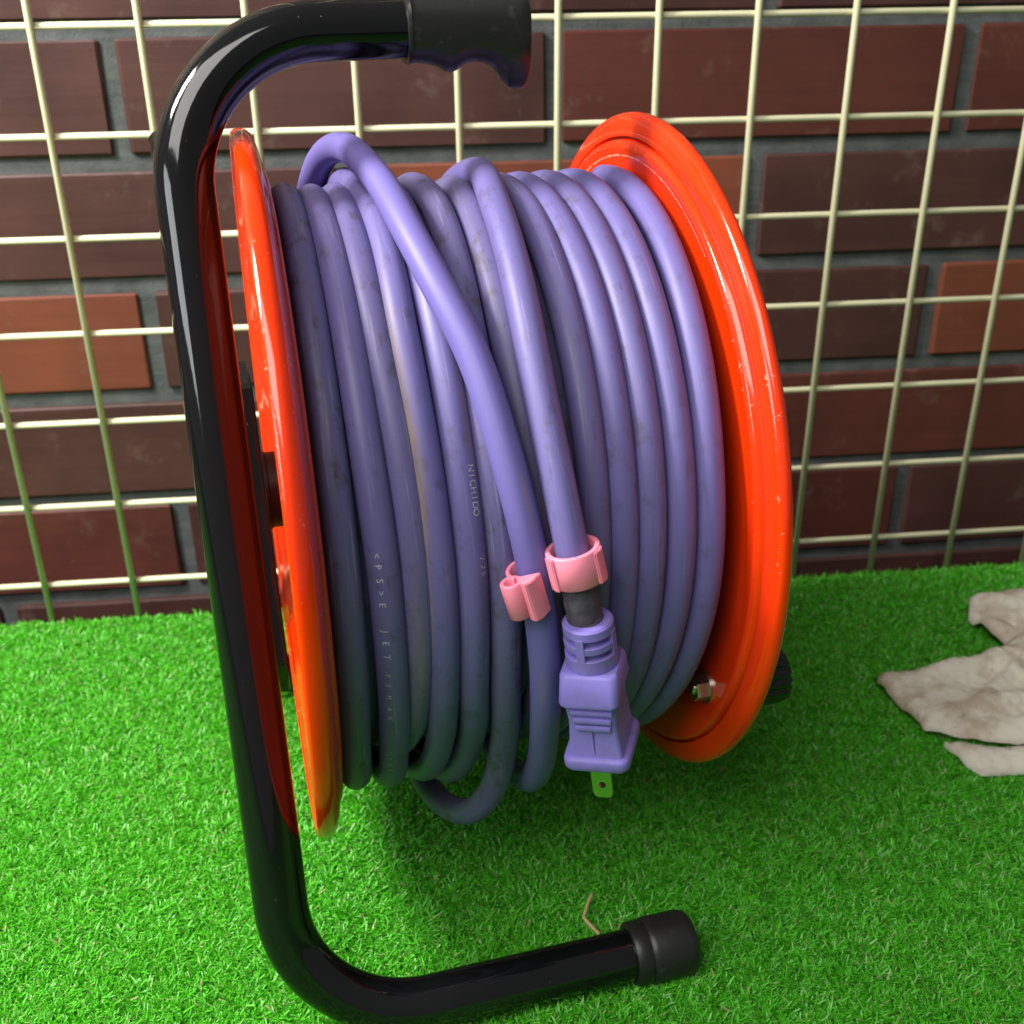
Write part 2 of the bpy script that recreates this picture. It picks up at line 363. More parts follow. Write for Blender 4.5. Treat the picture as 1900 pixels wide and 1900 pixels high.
# flanges
fprof = [(0.0, 0.012), (0.0, 0.105), (-0.0004, 0.1120), (-0.0012, 0.1150), (-0.0013, 0.1166), (-0.0004, 0.1182), (0.0042, 0.1186), (0.0043, 0.1192), (0.0003, 0.1196), (0.0002, 0.1206), (0.0004, 0.1222),
         (0.0010, 0.1246), (0.0016, 0.1262), (0.0024, 0.1272), (0.0036, 0.1278), (0.0048, 0.1278), (0.0058, 0.1273), (0.0064, 0.1265), (0.0065, 0.1257), (0.0061, 0.1251), (0.0054, 0.1246), (0.0052, 0.1236),
         (0.0058, 0.1210), (0.0058, 0.1165), (0.0030, 0.106), (0.0032, 0.098), (0.0034, 0.060), (0.0018, 0.052), (0.0018, 0.012)]
def flange(s):
    bm = bmesh.new(); lathe_x(bm, [(a * (1.35 if s < 0 and r > 0.1195 else 1.0), r + (0.0008 if s < 0 and r > 0.1195 else 0)) for a, r in fprof], 160, (0, 0, 0), s, close=True)
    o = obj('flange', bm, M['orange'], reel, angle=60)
    me = o.data; at = me.attributes.new('edge', 'FLOAT', 'POINT')
    at.data.foreach_set('value', [1.0 if (math.hypot(v.co.y, v.co.z) > 0.1252 or 0.113 < math.hypot(v.co.y, v.co.z) < 0.1185) else 0.0 for v in me.vertices])
    o.location = V(s * 0.0662, 0, 0); o.rotation_euler = (0, 0, R(-1.0) if s < 0 else 0)
    return o
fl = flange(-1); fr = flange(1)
def hexring(c, x, r, rot=0.2): return [Vector((x, c[0] + r * math.cos(rot + PI / 3 * k), c[1] + r * math.sin(rot + PI / 3 * k))) for k in range(6)]
bc = (-0.0885, -0.0575)
bm = bmesh.new(); loft(bm, [hexring(bc, -0.0008, 0.0050), hexring(bc, -0.0048, 0.0050), hexring(bc, -0.0053, 0.0046), hexring(bc, -0.0053, 0.0026), hexring(bc, -0.0035, 0.0025)], True, True)
obj('hex_nut', bm, M['steel'], fr, angle=30)
bm = bmesh.new(); lathe_x(bm, [(-0.0011, 0.0), (-0.0011, 0.0060), (0.0002, 0.0060), (0.0002, 0.0)], 32, (0, bc[0], bc[1])); obj('washer', bm, M['steel'], fr)
bm = bmesh.new(); lathe_x(bm, [(-0.0062, 0.0), (-0.0062, 0.0019), (-0.0058, 0.0023), (-0.003, 0.0023), (-0.003, 0.0)], 20, (0, bc[0], bc[1])); obj('bolt_end', bm, M['brass'], fr)
# fluted crank knob outside the right flange
bm = bmesh.new(); rings = []
for x, r, fl_ in ((0.004, 0.0090, 0.0), (0.0045, 0.0098, 0.3), (0.010, 0.0102, 1.0), (0.022, 0.0106, 1.0), (0.0268, 0.0105, 0.8), (0.0292, 0.0095, 0.4), (0.0303, 0.006, 0.0)):
    rings.append([Vector((x, bc[0] + (r - 0.0011 * fl_ * (0.5 + 0.5 * math.cos(16 * 2 * PI * k / 128)) ** 2) * math.cos(2 * PI * k / 128), bc[1] + (r - 0.0011 * fl_ * (0.5 + 0.5 * math.cos(16 * 2 * PI * k / 128)) ** 2) * math.sin(2 * PI * k / 128))) for k in range(128)])
loft(bm, rings); obj('crank_knob', bm, M['black'], fr, angle=60)

# ------------------------------------------------------------------ the cord: one continuous cable, outer layer laid turn by turn
CR = 0.00512
cord = thing('extension_cord', 'purple rubber extension cord wound round the reel with its plug hanging in front', 'extension cord', ORG, YAW)
# every turn: (degrees round the drum from the front, mm along the axle, mm from the axle)
TURNS = [
 [(-100, 60.5, 104.6), (-85, 60.4, 104.4), (-60, 58.9, 104), (-40, 57.3, 104), (-20, 55.8, 104), (0, 55.2, 104), (20, 53.2, 104), (38, 50.2, 104.5), (60, 48.0, 105.5), (90, 46.5, 106)],
 [(-100, 47.5, 104), (-60, 46.8, 104), (-20, 46.0, 104), (0, 45.2, 104), (19, 43.2, 104), (28, 41.7, 104), (50, 38.8, 105), (90, 36.5, 106)],
 [(-90, 37.3, 104), (-50, 36.8, 104), (-20, 36.0, 104), (0, 35.0, 104), (18, 33.9, 104), (40, 31, 104.5), (60, 29, 105.5), (90, 27, 106)],
 [(-90, 27.1, 104), (-50, 27.5, 104), (-20, 26.7, 104), (0, 26, 104), (12, 25.8, 104), (30, 23.5, 104), (60, 20, 105), (90, 18.5, 105)],
 [(-90, 18.9, 104), (-60, 18.2, 104), (-20, 17.5, 104), (0, 16.9, 104), (20, 15.5, 103), (50, 12.5, 103), (90, 11, 104)],
 [(-90, 10.2, 98), (-50, 9.8, 97.5), (-20, 10.2, 97.5), (0, 10.2, 97), (40, 8, 97), (90, 5, 98)],
 [(-98, 1.6, 104), (-77, -0.6, 104), (-55, -2.3, 103.8), (-36, -2.5, 103.4), (-20, -1.0, 103), (-7, 0.5, 102.6), (20, 2.6, 102), (50, 2.0, 102), (90, -4, 103)],
 [(-100, -12.4, 106), (-88, -10.8, 104.6), (-65, -12.1, 104), (-32, -14.1, 104), (-8, -12.8, 104), (14, -11.9, 104), (24, -10.8, 105.2), (38, -8.3, 108), (52, -8.1, 119.1), (57, -11.8, 128.5), (62, -17.4, 134.4), (69, -23.3, 134.4), (77, -28.0, 131), (95, -32, 118), (115, -30, 108)],
 [(-95, -22.5, 104), (-57, -23.4, 104), (-33, -23.3, 104), (-3, -22.5, 104), (13, -22.4, 104), (41, -19.3, 104.5), (52, -20.4, 110.5), (63, -23.4, 116), (80, -29, 113), (105, -31, 106)],
 [(-104, -36, 109.5), (-92, -33.8, 106.5), (-73, -32.7, 104.3), (-46, -34.2, 104.3), (-22, -33.1, 104.3), (-3, -32.2, 104.2), (20, -31.9, 104), (37, -30.9, 104.4), (52, -31.3, 109.5), (63, -34.0, 113), (80, -39, 110), (105, -41, 105)],
 [(-98, -40.3, 104), (-74, -41.9, 103.6), (-46, -42.0, 103.4), (-34, -40.8, 103.4), (-10, -39.5, 103.2), (11, -39.6, 102.6), (27, -40.4, 101.6), (45, -43, 100.5), (65, -45, 100.5), (100, -46, 101)],
 [(-98, -49.2, 104), (-59, -50, 104), (-34, -50.2, 104), (-11, -49.1, 104), (9, -48.5, 104), (32, -47.5, 105), (54, -47.0, 111), (75, -48.5, 110.5), (105, -52, 106)],
 [(-98, -58.4, 105), (-75, -59.1, 104), (-47, -60.3, 104), (-12, -60.9, 104), (8, -61, 104), (30, -60.7, 104.8), (54, -59.2, 109.5), (75, -59.2, 109.5), (105, -56, 107), (150, -52, 108)],
 [(-150, -48.5, 109.5), (-128, -46.6, 112), (-115, -45.0, 113.5), (-110, -44.2, 116.7), (-105, -41.5, 120.3), (-100, -37.7, 121.8), (-94, -34.5, 119.7), (-86, -32.0, 116.5), (-78, -29.3, 114.5), (-69, -28, 114.2), (-62, -26, 114.1), (-50, -21.2, 114),
  (-42, -16.6, 114), (-31, -13.0, 114), (-21, -9.7, 114), (-12, -7.0, 114), (-1, -4.1, 113.8), (10, -1.8, 113.4), (27, 1.7, 112.3), (44, 5.1, 116.8), (54, 5.7, 122.3), (64, 5.2, 123.5), (76, 1.5, 120), (95, -3, 113), (130, -1, 109), (170, 3, 109)],
 [(-150, 6.5, 109.5), (-125, 8.0, 109), (-106, 8.6, 108.8), (-98, 9.6, 109.8), (-90, 9.0, 110.6), (-82, 7.2, 111), (-75, 5.2, 111.4), (-66, 4.2, 111.7), (-55, 3.0, 112), (-42, 2.0, 112.5), (-34, 1.7, 113.2), (-28, 2.0, 114.6), (-21.5, 2.7, 116.4), (-15, 3.6, 118.2), (-9.5, 4.9, 119.8), (-4, 6.4, 121.0), (0.2, 7.9, 121.4)],
]
GRIME = [0.35, 0.45, 0.55, 0.45, 0.65, 0.9, 0.85, 0.8, 0.55, 0.5, 0.7, 0.65, 0.95, 0.08, 0.5]
th, xs, rs, gs, ti = [], [], [], [], []
for k, t in enumerate(TURNS):
    for a, x, r in t: th.append(a + 360.0 * k); xs.append(x / 1000); rs.append(r / 1000); gs.append(GRIME[k])
th, xs, rs, gs = map(np.array, (th, xs, rs, gs))
def pchip(x, y, q):
    h = np.diff(x); d = np.diff(y) / h; m = np.zeros_like(y)
    for i in range(1, len(x) - 1):
        if d[i - 1] * d[i] > 0:
            w1, w2 = 2 * h[i] + h[i - 1], h[i] + 2 * h[i - 1]; m[i] = (w1 + w2) / (w1 / d[i - 1] + w2 / d[i])
    m[0], m[-1] = d[0], d[-1]
    i = np.clip(np.searchsorted(x, q) - 1, 0, len(x) - 2); t = (q - x[i]) / h[i]
    return ((1 + 2 * t) * (1 - t) ** 2 * y[i] + t * (1 - t) ** 2 * h[i] * m[i] + t * t * (3 - 2 * t) * y[i + 1] + t * t * (t - 1) * h[i] * m[i + 1])
def smooth(a, n, it=2):
    k = np.ones(n) / n
    for _ in range(it): a = np.convolve(np.pad(a, n // 2, 'edge'), k, 'valid')
    return a
q = np.arange(th[0], th[-1] + 0.01, 2.0)
qx = smooth(pchip(th, xs, q), 5); qr = smooth(pchip(th, rs, q), 5); qg = np.interp(q, th, gs)
qx[-3:] = pchip(th, xs, q)[-3:]; qr[-3:] = pchip(th, rs, q)[-3:]
qa = np.radians(q)
P = np.stack([qx, -qr * np.cos(qa), -qr * np.sin(qa) + AX], 1)
def tube_frames(P):
    T = np.gradient(P, axis=0); T /= np.linalg.norm(T, axis=1)[:, None]
    rad = P.copy(); rad[:, 0] = 0; rad[:, 2] -= AX; rad /= np.linalg.norm(rad, axis=1)[:, None]
    N = rad - T * (rad * T).sum(1)[:, None]; N /= np.linalg.norm(N, axis=1)[:, None]
    return T, N, np.cross(T, N)
def sweep_mesh(name, P, r, n, grime=None, mud=None):
    T, N, B = tube_frames(P); m = len(P); a = 2 * PI * np.arange(n) / n
    vs = P[:, None] + r * (np.cos(a)[None, :, None] * N[:, None] + np.sin(a)[None, :, None] * B[:, None])
    idx = np.arange(m * n).reshape(m, n); j = (np.arange(n) + 1) % n
    f = np.stack([idx[:-1], idx[1:], idx[1:][:, j], idx[:-1][:, j]], -1).reshape(-1, 4)
    caps = [idx[0].tolist(), idx[-1][::-1].tolist()]
    me = bpy.data.meshes.new(name); me.from_pydata(vs.reshape(-1, 3).tolist(), [], f.tolist() + caps)
    s = np.r_[0, np.cumsum(np.linalg.norm(np.diff(P, axis=0), axis=1))]
    u = np.tile(np.arange(n + 1) / n * 0.032, (m, 1)); vv = np.tile(s[:, None], (1, n + 1))
    uvl = me.uv_layers.new(name='UVMap')
    ii = np.repeat(np.arange(m - 1), n); jj = np.tile(np.arange(n), m - 1)
    U = np.stack([np.stack([u[ii, jj], vv[ii, jj]], -1), np.stack([u[ii + 1, jj], vv[ii + 1, jj]], -1), np.stack([u[ii + 1, jj + 1], vv[ii + 1, jj + 1]], -1), np.stack([u[ii, jj + 1], vv[ii, jj + 1]], -1)], 1).reshape(-1, 2)
    U = np.r_[U, np.zeros((2 * n, 2))]
    uvl.data.foreach_set('uv', U.astype(np.float32).ravel())
    for nm, val in (('grime', grime), ('mud', mud)):
        at = me.attributes.new(nm, 'FLOAT', 'POINT')
        if val is None: val = np.zeros(m * n)
        at.data.foreach_set('value', np.broadcast_to(val, (m * n,)).astype(np.float32) if np.ndim(val) == 1 else val.astype(np.float32).ravel())
    me.shade_smooth(); return me
NSEG = 26
ang = 2 * PI * np.arange(NSEG) / NSEG
mud = np.zeros((len(q), NSEG))                                     # a tan smear of dried mud down the fourth turn's left flank
turn = 9
dth = q - 360 * turn
mud += 1.25 * np.exp(-((dth + 26) / 10.0) ** 2)[:, None] * np.exp(-((ang - R(50)) / R(24)) ** 2)[None]
mud += 0.8 * np.exp(-((dth + 8) / 13.0) ** 2)[:, None] * np.exp(-((ang - R(58)) / R(14)) ** 2)[None]
mud += 0.5 * np.exp(-((dth + 45) / 12.0) ** 2)[:, None] * np.exp(-((ang - R(45)) / R(20)) ** 2)[None]
mud = np.clip(mud, 0, 1)
for (t_, d_, a_, sd, sa, amp) in ((13, -19, -18, 4, 9, 0.5), (13, 14, 25, 4, 14, 0.45), (8, -30, -40, 12, 14, 0.6), (10, 8, 10, 12, 30, 0.4)):
    mud += amp * np.exp(-((q - 360 * t_ - d_) / sd) ** 2)[:, None] * np.exp(-((((ang + PI) % (2 * PI)) - PI - R(a_)) / R(sa)) ** 2)[None]
cable = link_mesh('cable', sweep_mesh('cable', P, CR, NSEG, np.repeat(qg[:, None], NSEG, 1), mud), M['cable'], cord)
# the layer underneath
q2 = np.arange(-180, 360 * 12.3, 5.0); f2 = (q2 + 180) / (360 * 12.8)
P2 = np.stack([0.0585 - 0.117 * f2, -0.0955 * np.cos(np.radians(q2)), -0.0955 * np.sin(np.radians(q2)) + AX], 1)
link_mesh('inner_cable', sweep_mesh('inner_cable', P2, CR, 14, np.full(len(q2) * 14, 0.9)), M['cable'], cord)

# printing on the sheath
TT, NN, BB = tube_frames(P)
def surf(turn, deg, phi, lift=0.00013):
    i = (deg + 360 * turn - q[0]) / 2.0; k = int(i); f = i - k
    p = P[k] * (1 - f) + P[k + 1] * f; n = NN[k] * (1 - f) + NN[k + 1] * f; b = BB[k] * (1 - f) + BB[k + 1] * f
    return Vector(p + (CR + lift) * (math.cos(phi) * n + math.sin(phi) * b))
DEG_M = 180 / PI / 0.109
def glyph(ch, size):
    cu = bpy.data.curves.new('glyph', 'FONT'); cu.body = ch; cu.size = size; cu.align_x = 'CENTER'; cu.resolution_u = 3
    o = bpy.data.objects.new('glyph', cu); COL.objects.link(o)
    dg = bpy.context.evaluated_depsgraph_get(); me = o.evaluated_get(dg).to_mesh()
    vs = [v.co.copy() for v in me.vertices]; fs = [tuple(p.vertices) for p in me.polygons]
    o.evaluated_get(dg).to_mesh_clear(); bpy.data.objects.remove(o); bpy.data.curves.remove(cu)
    return vs, fs
def print_on(bm, vs, fs, turn, deg, phi0, thin=1.0):
    out = [bm.verts.new(surf(turn, deg + v.x * DEG_M, phi0 - v.y / CR)) for v in vs]
    for f in fs:
        try: bm.faces.new([out[i] for i in f])
        except ValueError: pass
def w2deg(y): return float(np.interp(y, [903, 1034, 1100, 1231, 1363, 1442], [-23, -11, -5, 9, 32, 50]))
for ch, y in zip('<PS>EJETTSMANVCT', (1019, 1039, 1064, 1087, 1108, 1153, 1174, 1199, 1234, 1247, 1263, 1281, 1295, 1375, 1387, 1397)):
    sz = 0.0029 if y < 1210 else 0.0023
    bm = bmesh.new(); print_on(bm, *glyph(ch, sz), 11, w2deg(y), R(34)); obj('letter', bm, M['print'], cable, smooth=False)
for k, ch in enumerate('NICHIDO'):
    bm = bmesh.new(); print_on(bm, *glyph(ch, 0.0031), 8, -24.2 + 7.4 * (k + 0.2) / 6.4, R(-14)); obj('letter', bm, M['print'], cable, smooth=False)
def stroke(bm, pts, wd, turn, deg, phi0):
    for a, b in zip(pts[:-1], pts[1:]):
        a = Vector(a); b = Vector(b); n = (b - a).orthogonal().normalized() * wd / 2
        print_on(bm, [a + n, b + n, b - n, a - n], [(0, 1, 2, 3)], turn, deg, phi0)
for deg, sts in ((-9.6, [[(-.0007, .0018), (-.0004, .0012)], [(.0007, .0018), (.0004, .0008), (-.0002, .0001)]]), (-8.2, [[(-.0007, .0017), (.0008, .0017), (.0005, .0008), (-.0003, .0)]]), (-6.8, [[(-.0003, .002), (-.0003, .0)], [(-.0003, .0013), (.0006, .0008)]])):
    bm = bmesh.new()
    for s_ in sts: stroke(bm, s_, 0.00026, 8, deg, R(-20))
    obj('letter', bm, M['print'], cable, smooth=False)

# ---- plug hanging at the free end
pend = Vector(P[-1])
plug_o = Vector((0.0083, -0.1220, 0.0006 + AX))
dwn = Vector((0.0074, 0.0, -0.0575)).normalized()
az = R(31)
fw = Vector((-math.sin(az), -math.cos(az), 0)); fw = (fw - dwn * fw.dot(dwn)).normalized(); rt = fw.cross(dwn).normalized() * -1
if rt.x < 0: rt = -rt
def L(u, wv, h): return plug_o + rt * u + fw * wv + dwn * h
bm = bmesh.new(); slp = [Vector(p) for p in P[-5:]] + [pend.lerp(L(0, 0, 0.001), 0.5), L(0, 0, 0.0015)]
slp = densify(slp, 0.0012); tube(bm, slp, [0.00535 + 0.00012 * math.sin(i * 1.9) for i in range(len(slp))], 32); obj('grimy_sheath', bm, M['sleeve'], cord)
def rrect(hw, f, b, h, rad, n=6):
    pts = []
    for cx, cy, a0 in ((hw - rad, f - rad, 0), (-hw + rad, f - rad, PI / 2), (-hw + rad, -b + rad, PI), (hw - rad, -b + rad, 1.5 * PI)):
        for k in range(n + 1):
            a = a0 + PI / 2 * k / n; pts.append(L(cx + rad * math.cos(a), cy + rad * math.sin(a), h))
    return pts
bm = bmesh.new()
secs = [(0.0150, .0084, .0085, .0080, .003), (0.0158, .0090, .0092, .0085, .0030), (0.0234, .0093, .0122, .0098, .0022), (0.0245, .0090, .0120, .0098, .0022), (0.0253, .0083, .0106, .0094, .002), (0.0280, .0078, .0101, .0090, .0016), (0.0319, .0075, .0097, .0088, .0015),
        (0.0374, .0079, .0099, .0090, .0015), (0.0439, .0085, .0104, .0094, .0015), (0.0447, .0087, .0107, .0096, .0016), (0.0451, .0101, .0119, .0110, .0030), (0.0458, .0105, .0123, .0113, .0034), (0.0485, .0105, .0123, .0113, .0034), (0.0494, .0099, .0117, .0108, .0032)]
loft(bm, [rrect(hw, f, b, h, rd) for h, hw, f, b, rd in secs]); plug = obj('plug', bm, M['plug'], cord, angle=48)
def lathe_h(bm, prof, n=40):
    rings = [[L(r * math.cos(2 * PI * k / n), r * math.sin(2 * PI * k / n), h) for k in range(n)] for h, r in prof]; loft(bm, rings)
bm = bmesh.new()
lathe_h(bm, [(-.0004, .0056), (-.0002, .0072), (.0004, .0078), (.0030, .0079), (.0033, .0077), (.0033, .0060)])
lathe_h(bm, [(.0056, .0060), (.0056, .0078), (.0058, .0080), (.0078, .0080), (.0080, .0078), (.0080, .0060)])
lathe_h(bm, [(.0102, .0060), (.0102, .0079), (.0104, .0081), (.0165, .0083), (.0165, .0060)])
lathe_h(bm, [(.0005, .0062), (.0160, .0064)])
rotL = Matrix((rt, fw, -dwn)).transposed()
for a in (R(100), R(280), R(190), R(10)):
    d_ = Matrix.Rotation(a, 3, 'Z')
    c = L(.0070 * math.cos(a), .0070 * math.sin(a), .0067); box(bm, c, (.0022, .0026, .0085), 0, rotL @ d_)
obj('strain_relief', bm, M['plug'], plug, angle=35)
for h, wd in ((.0272, .0132), (.0303, .0120), (.0331, .0112)):
    bm = bmesh.new(); box(bm, L(0.0004, .0102, h), (wd, .0018, .0018), 0.0006, rotL, 2); obj('grip_rib', bm, M['plug'], plug)
bm = bmesh.new(); box(bm, L(0.0, .0102, .0405), (.00016, .0004, .0110), 0, rotL); obj('mould_seam', bm, M['sleeve'], plug)
for s_ in (0.0064, -0.0064):                                        # blades with a round hole
    bm = bmesh.new(); hw, l0, l1 = .0032, .0485, .0640; hc = .0588; n = 24
    outer, inner = [], []
    for k in range(n):
        a = 2 * PI * k / n; c_, s2 = math.cos(a), math.sin(a)
        t = min(hw / max(abs(c_), 1e-6), ((l1 - hc) if s2 > 0 else (hc - l0)) / max(abs(s2), 1e-6))
        x, y = c_ * t, s2 * t
        if y > (l1 - hc) - .0012 and abs(x) > hw - .0012: x *= 0.86; y -= .0004
        outer.append((x, hc + y)); inner.append((.0013 * c_, hc + .0013 * s2))
    rr = [[L(x, s_ + dw, h) for x, h in ring] for ring, dw in ((outer, .00075), (outer, -.00075), (inner, -.00075), (inner, .00075))]
    rv = [[bm.verts.new(p) for p in r_] for r_ in rr]
    for a_, b_ in ((0, 1), (1, 2), (2, 3), (3, 0)):
        for k in range(n): bm.faces.new((rv[a_][k], rv[a_][(k + 1) % n], rv[b_][(k + 1) % n], rv[b_][k]))
    obj('blade', bm, M['brass'], plug, angle=30)
# ------------------------------------------------------------------ pink cord clip
def at_turn(turn, deg):
    i = int(round((deg + 360 * turn - q[0]) / 2)); return Vector(P[i])
cR = at_turn(14, -6); cL = at_turn(13, -5)
tR = Vector((0.0022, -0.001, -0.011)).normalized(); tL = Vector((0.0042, -0.0006, -0.0165)).normalized()
clip = thing('cord_clip', 'pink plastic cord clip joining two strands of purple cord just above the plug', 'cord clip', ORG, YAW)
va = R(17)
def clip_frame(c, t):
    wv = Vector((-math.sin(va), -math.cos(va), 0)); wv = (wv - t * wv.dot(t)).normalized(); u = t.cross(wv); u = u if u.x > 0 else -u
    return lambda a, b, h: c + u * a + wv * b - t * h
def arc_band(bm, F, r0, r1, a0, a1, h0, h1, n=40):
    rings = []
    for k in range(n + 1):
        a = R(a0 + (a1 - a0) * k / n); c, s = math.cos(a), math.sin(a); e = 0.0003
        rings.append([F(r0 * c, r0 * s, h0 + e), F((r0 + e) * c, (r0 + e) * s, h0), F((r1 - e) * c, (r1 - e) * s, h0), F(r1 * c, r1 * s, h0 + e),
                      F(r1 * c, r1 * s, h1 - e), F((r1 - e) * c, (r1 - e) * s, h1), F((r0 + e) * c, (r0 + e) * s, h1), F(r0 * c, r0 * s, h1 - e)])
    full = abs(a1 - a0) >= 360
    if full: rings.pop(); rings.append(rings[0])
    loft(bm, rings, not full, not full)
    if full: bmesh.ops.remove_doubles(bm, verts=bm.verts, dist=1e-7)
def prism_h(bm, F, poly, h0, h1, bev=0.0003):
    tmp = bmesh.new()
    a = [tmp.verts.new(F(x, y, h0)) for x, y in poly]; b = [tmp.verts.new(F(x, y, h1)) for x, y in poly]
    tmp.faces.new(a[::-1]); tmp.faces.new(b); n = len(poly)
    for i in range(n): tmp.faces.new((a[i], a[(i + 1) % n], b[(i + 1) % n], b[i]))
    bmesh.ops.recalc_face_normals(tmp, faces=tmp.faces)
    bmesh.ops.bevel(tmp, geom=list(tmp.edges), offset=bev, segments=2, affect='EDGES')
    me = bpy.data.meshes.new('t'); tmp.to_mesh(me); tmp.free(); bm.from_mesh(me); bpy.data.meshes.remove(me)
FR = clip_frame(cR + Vector((-0.0006, 0.0007, 0.0062)), tR); FL = clip_frame(cL + Vector((-0.0016, 0, 0.0030)), tL)
bm = bmesh.new(); arc_band(bm, FR, .0066, .0082, 0, 360, -.0054, .0054, 64); obj('clip_ring', bm, M['pink'], clip, angle=50)
bm = bmesh.new(); prism_h(bm, FR, [(.0050, .0054), (.0076, .0010), (.0086, .0012), (.0083, .0040), (.0066, .0060)], -.0054, .0050); obj('clip_rib', bm, M['pink'], clip, angle=40)
bm = bmesh.new(); prism_h(bm, FR, [(-.0076, .0024), (-.0058, .0052), (-.0056, .0062), (-.0064, .0062), (-.0084, .0034)], -.0056, .0052); obj('clip_rib', bm, M['pink'], clip, angle=40)
bm = bmesh.new(); arc_band(bm, FL, .0054, .0068, 128, 350, -.0058, .0058, 40); obj('clip_hook', bm, M['pink'], clip, angle=50)
bm = bmesh.new()
Fb = clip_frame(FL(-.0050, .0060, -0.0004), tL)
arc_band(bm, Fb, .0020, .0035, 0, 360, -.0060, .0060, 36); obj('hinge_barrel', bm, M['pink'], clip, angle=50)
bm = bmesh.new(); prism_h(bm, FL, [(-.0026, .0050), (.0042, .0052), (.0016, .0094), (-.0004, .0104), (-.0014, .0098), (-.0024, .0084)], -.0072, .0062); obj('latch_wedge', bm, M['pink'], clip, angle=40)

# ------------------------------------------------------------------ turf fibres
def foot_clear(px, py):
    c, s = math.cos(YAW), math.sin(YAW)
    lx = (px - ORG[0]) * c + (py - ORG[1]) * s; ly = -(px - ORG[0]) * s + (py - ORG[1]) * c
    d = np.minimum(np.abs(ly + 0.107), np.abs(ly - 0.107)); inside = (lx > -0.085) & (lx < 0.060)
    return np.where(inside & (d < 0.0085), 0.30, 1.0)
def blades(x0, x1, y0, y1, dens, seed, wmul=1.0):
    rg = np.random.default_rng(seed); n = int((x1 - x0) * (y1 - y0) * 1e6 * dens)
    px = rg.uniform(x0, x1, n); py = rg.uniform(y0, y1, n)
    return px, py
regs = [(-0.16, 0.62, -0.36, -0.004, 3.2, 1, 1.0), (-0.55, -0.16, -0.5, -0.004, 0.14, 2, 2.4), (0.62, 1.0, -0.5, -0.004, 0.14, 3, 2.4), (-0.16, 0.62, -0.60, -0.36, 0.25, 4, 2.0)]
XS, YS, WM = [], [], []
for x0, x1, y0, y1, d, sd, wm in regs:
    a, b = blades(x0, x1, y0, y1, d, sd)
    if sd == 1:                                                    # thin the pile out where the photograph does not look
        seen = (a > 0.0038 - (b + 0.286) * 0.2967 - 0.05) & (a < 0.380 + (b + 0.327) * 0.529 + 0.05)
        keep = seen | (np.random.default_rng(5).uniform(0, 1, len(a)) < 0.2); a, b = a[keep], b[keep]
    XS.append(a); YS.append(b); WM.append(np.full(len(a), wm))
px, py, wm = np.concatenate(XS), np.concatenate(YS), np.concatenate(WM); n = len(px)
rg = np.random.default_rng(9)
clump = 0.5 + 0.5 * np.sin(px * 310 + 2.1 * np.sin(py * 170)) * np.sin(py * 290 + 1.7 * np.sin(px * 210))
hgt = rg.uniform(0.0042, 0.0070, n) * (0.85 + 0.25 * clump) * foot_clear(px, py)
az = rg.uniform(0, 2 * PI, n) + 0.8 * np.sin(px * 120) ; lean = rg.uniform(0.10, 0.80, n) * hgt
curl = az + rg.uniform(-1.4, 1.4, n); wd = rg.uniform(0.00027, 0.00052, n) * wm
fa = rg.uniform(0, 2 * PI, n)
b0 = np.stack([px, py, np.zeros(n)], 1)
m1 = b0 + np.stack([np.cos(az) * lean * 0.35, np.sin(az) * lean * 0.35, hgt * 0.62], 1)
t1 = m1 + np.stack([np.cos(curl) * lean * 0.8, np.sin(curl) * lean * 0.8, hgt * rg.uniform(0.02, 0.36, n)], 1)
side = np.stack([np.cos(fa), np.sin(fa), np.zeros(n)], 1) * wd[:, None]
vs = np.stack([b0 - side * 0.8, b0 + side * 0.8, m1 - side, m1 + side, t1 + side * 0.45, t1 - side * 0.45], 1).reshape(-1, 3)
base = (np.arange(n) * 6)[:, None]
fc = np.concatenate([base + np.array([[0, 1, 3, 2]]), base + np.array([[2, 3, 4, 5]])], 1).reshape(-1)
me = bpy.data.meshes.new('turf_grass'); me.vertices.add(n * 6); me.vertices.foreach_set('co', vs.astype(np.float32).ravel())
me.loops.add(len(fc)); me.loops.foreach_set('vertex_index', fc.astype(np.int32)); me.polygons.add(n * 2)
me.polygons.foreach_set('loop_start', (np.arange(n * 2) * 4).astype(np.int32)); me.polygons.foreach_set('loop_total', np.full(n * 2, 4, np.int32))
at = me.attributes.new('tint', 'FLOAT', 'POINT'); at.data.foreach_set('value', np.repeat(rg.uniform(0, 1, n), 6).astype(np.float32))
me.update(); me.shade_smooth()
turf = link_mesh('turf_grass', me, M['turf']); turf['kind'] = 'stuff'; turf['label'] = 'bright green artificial turf pile covering the ground'; turf['category'] = 'artificial turf'

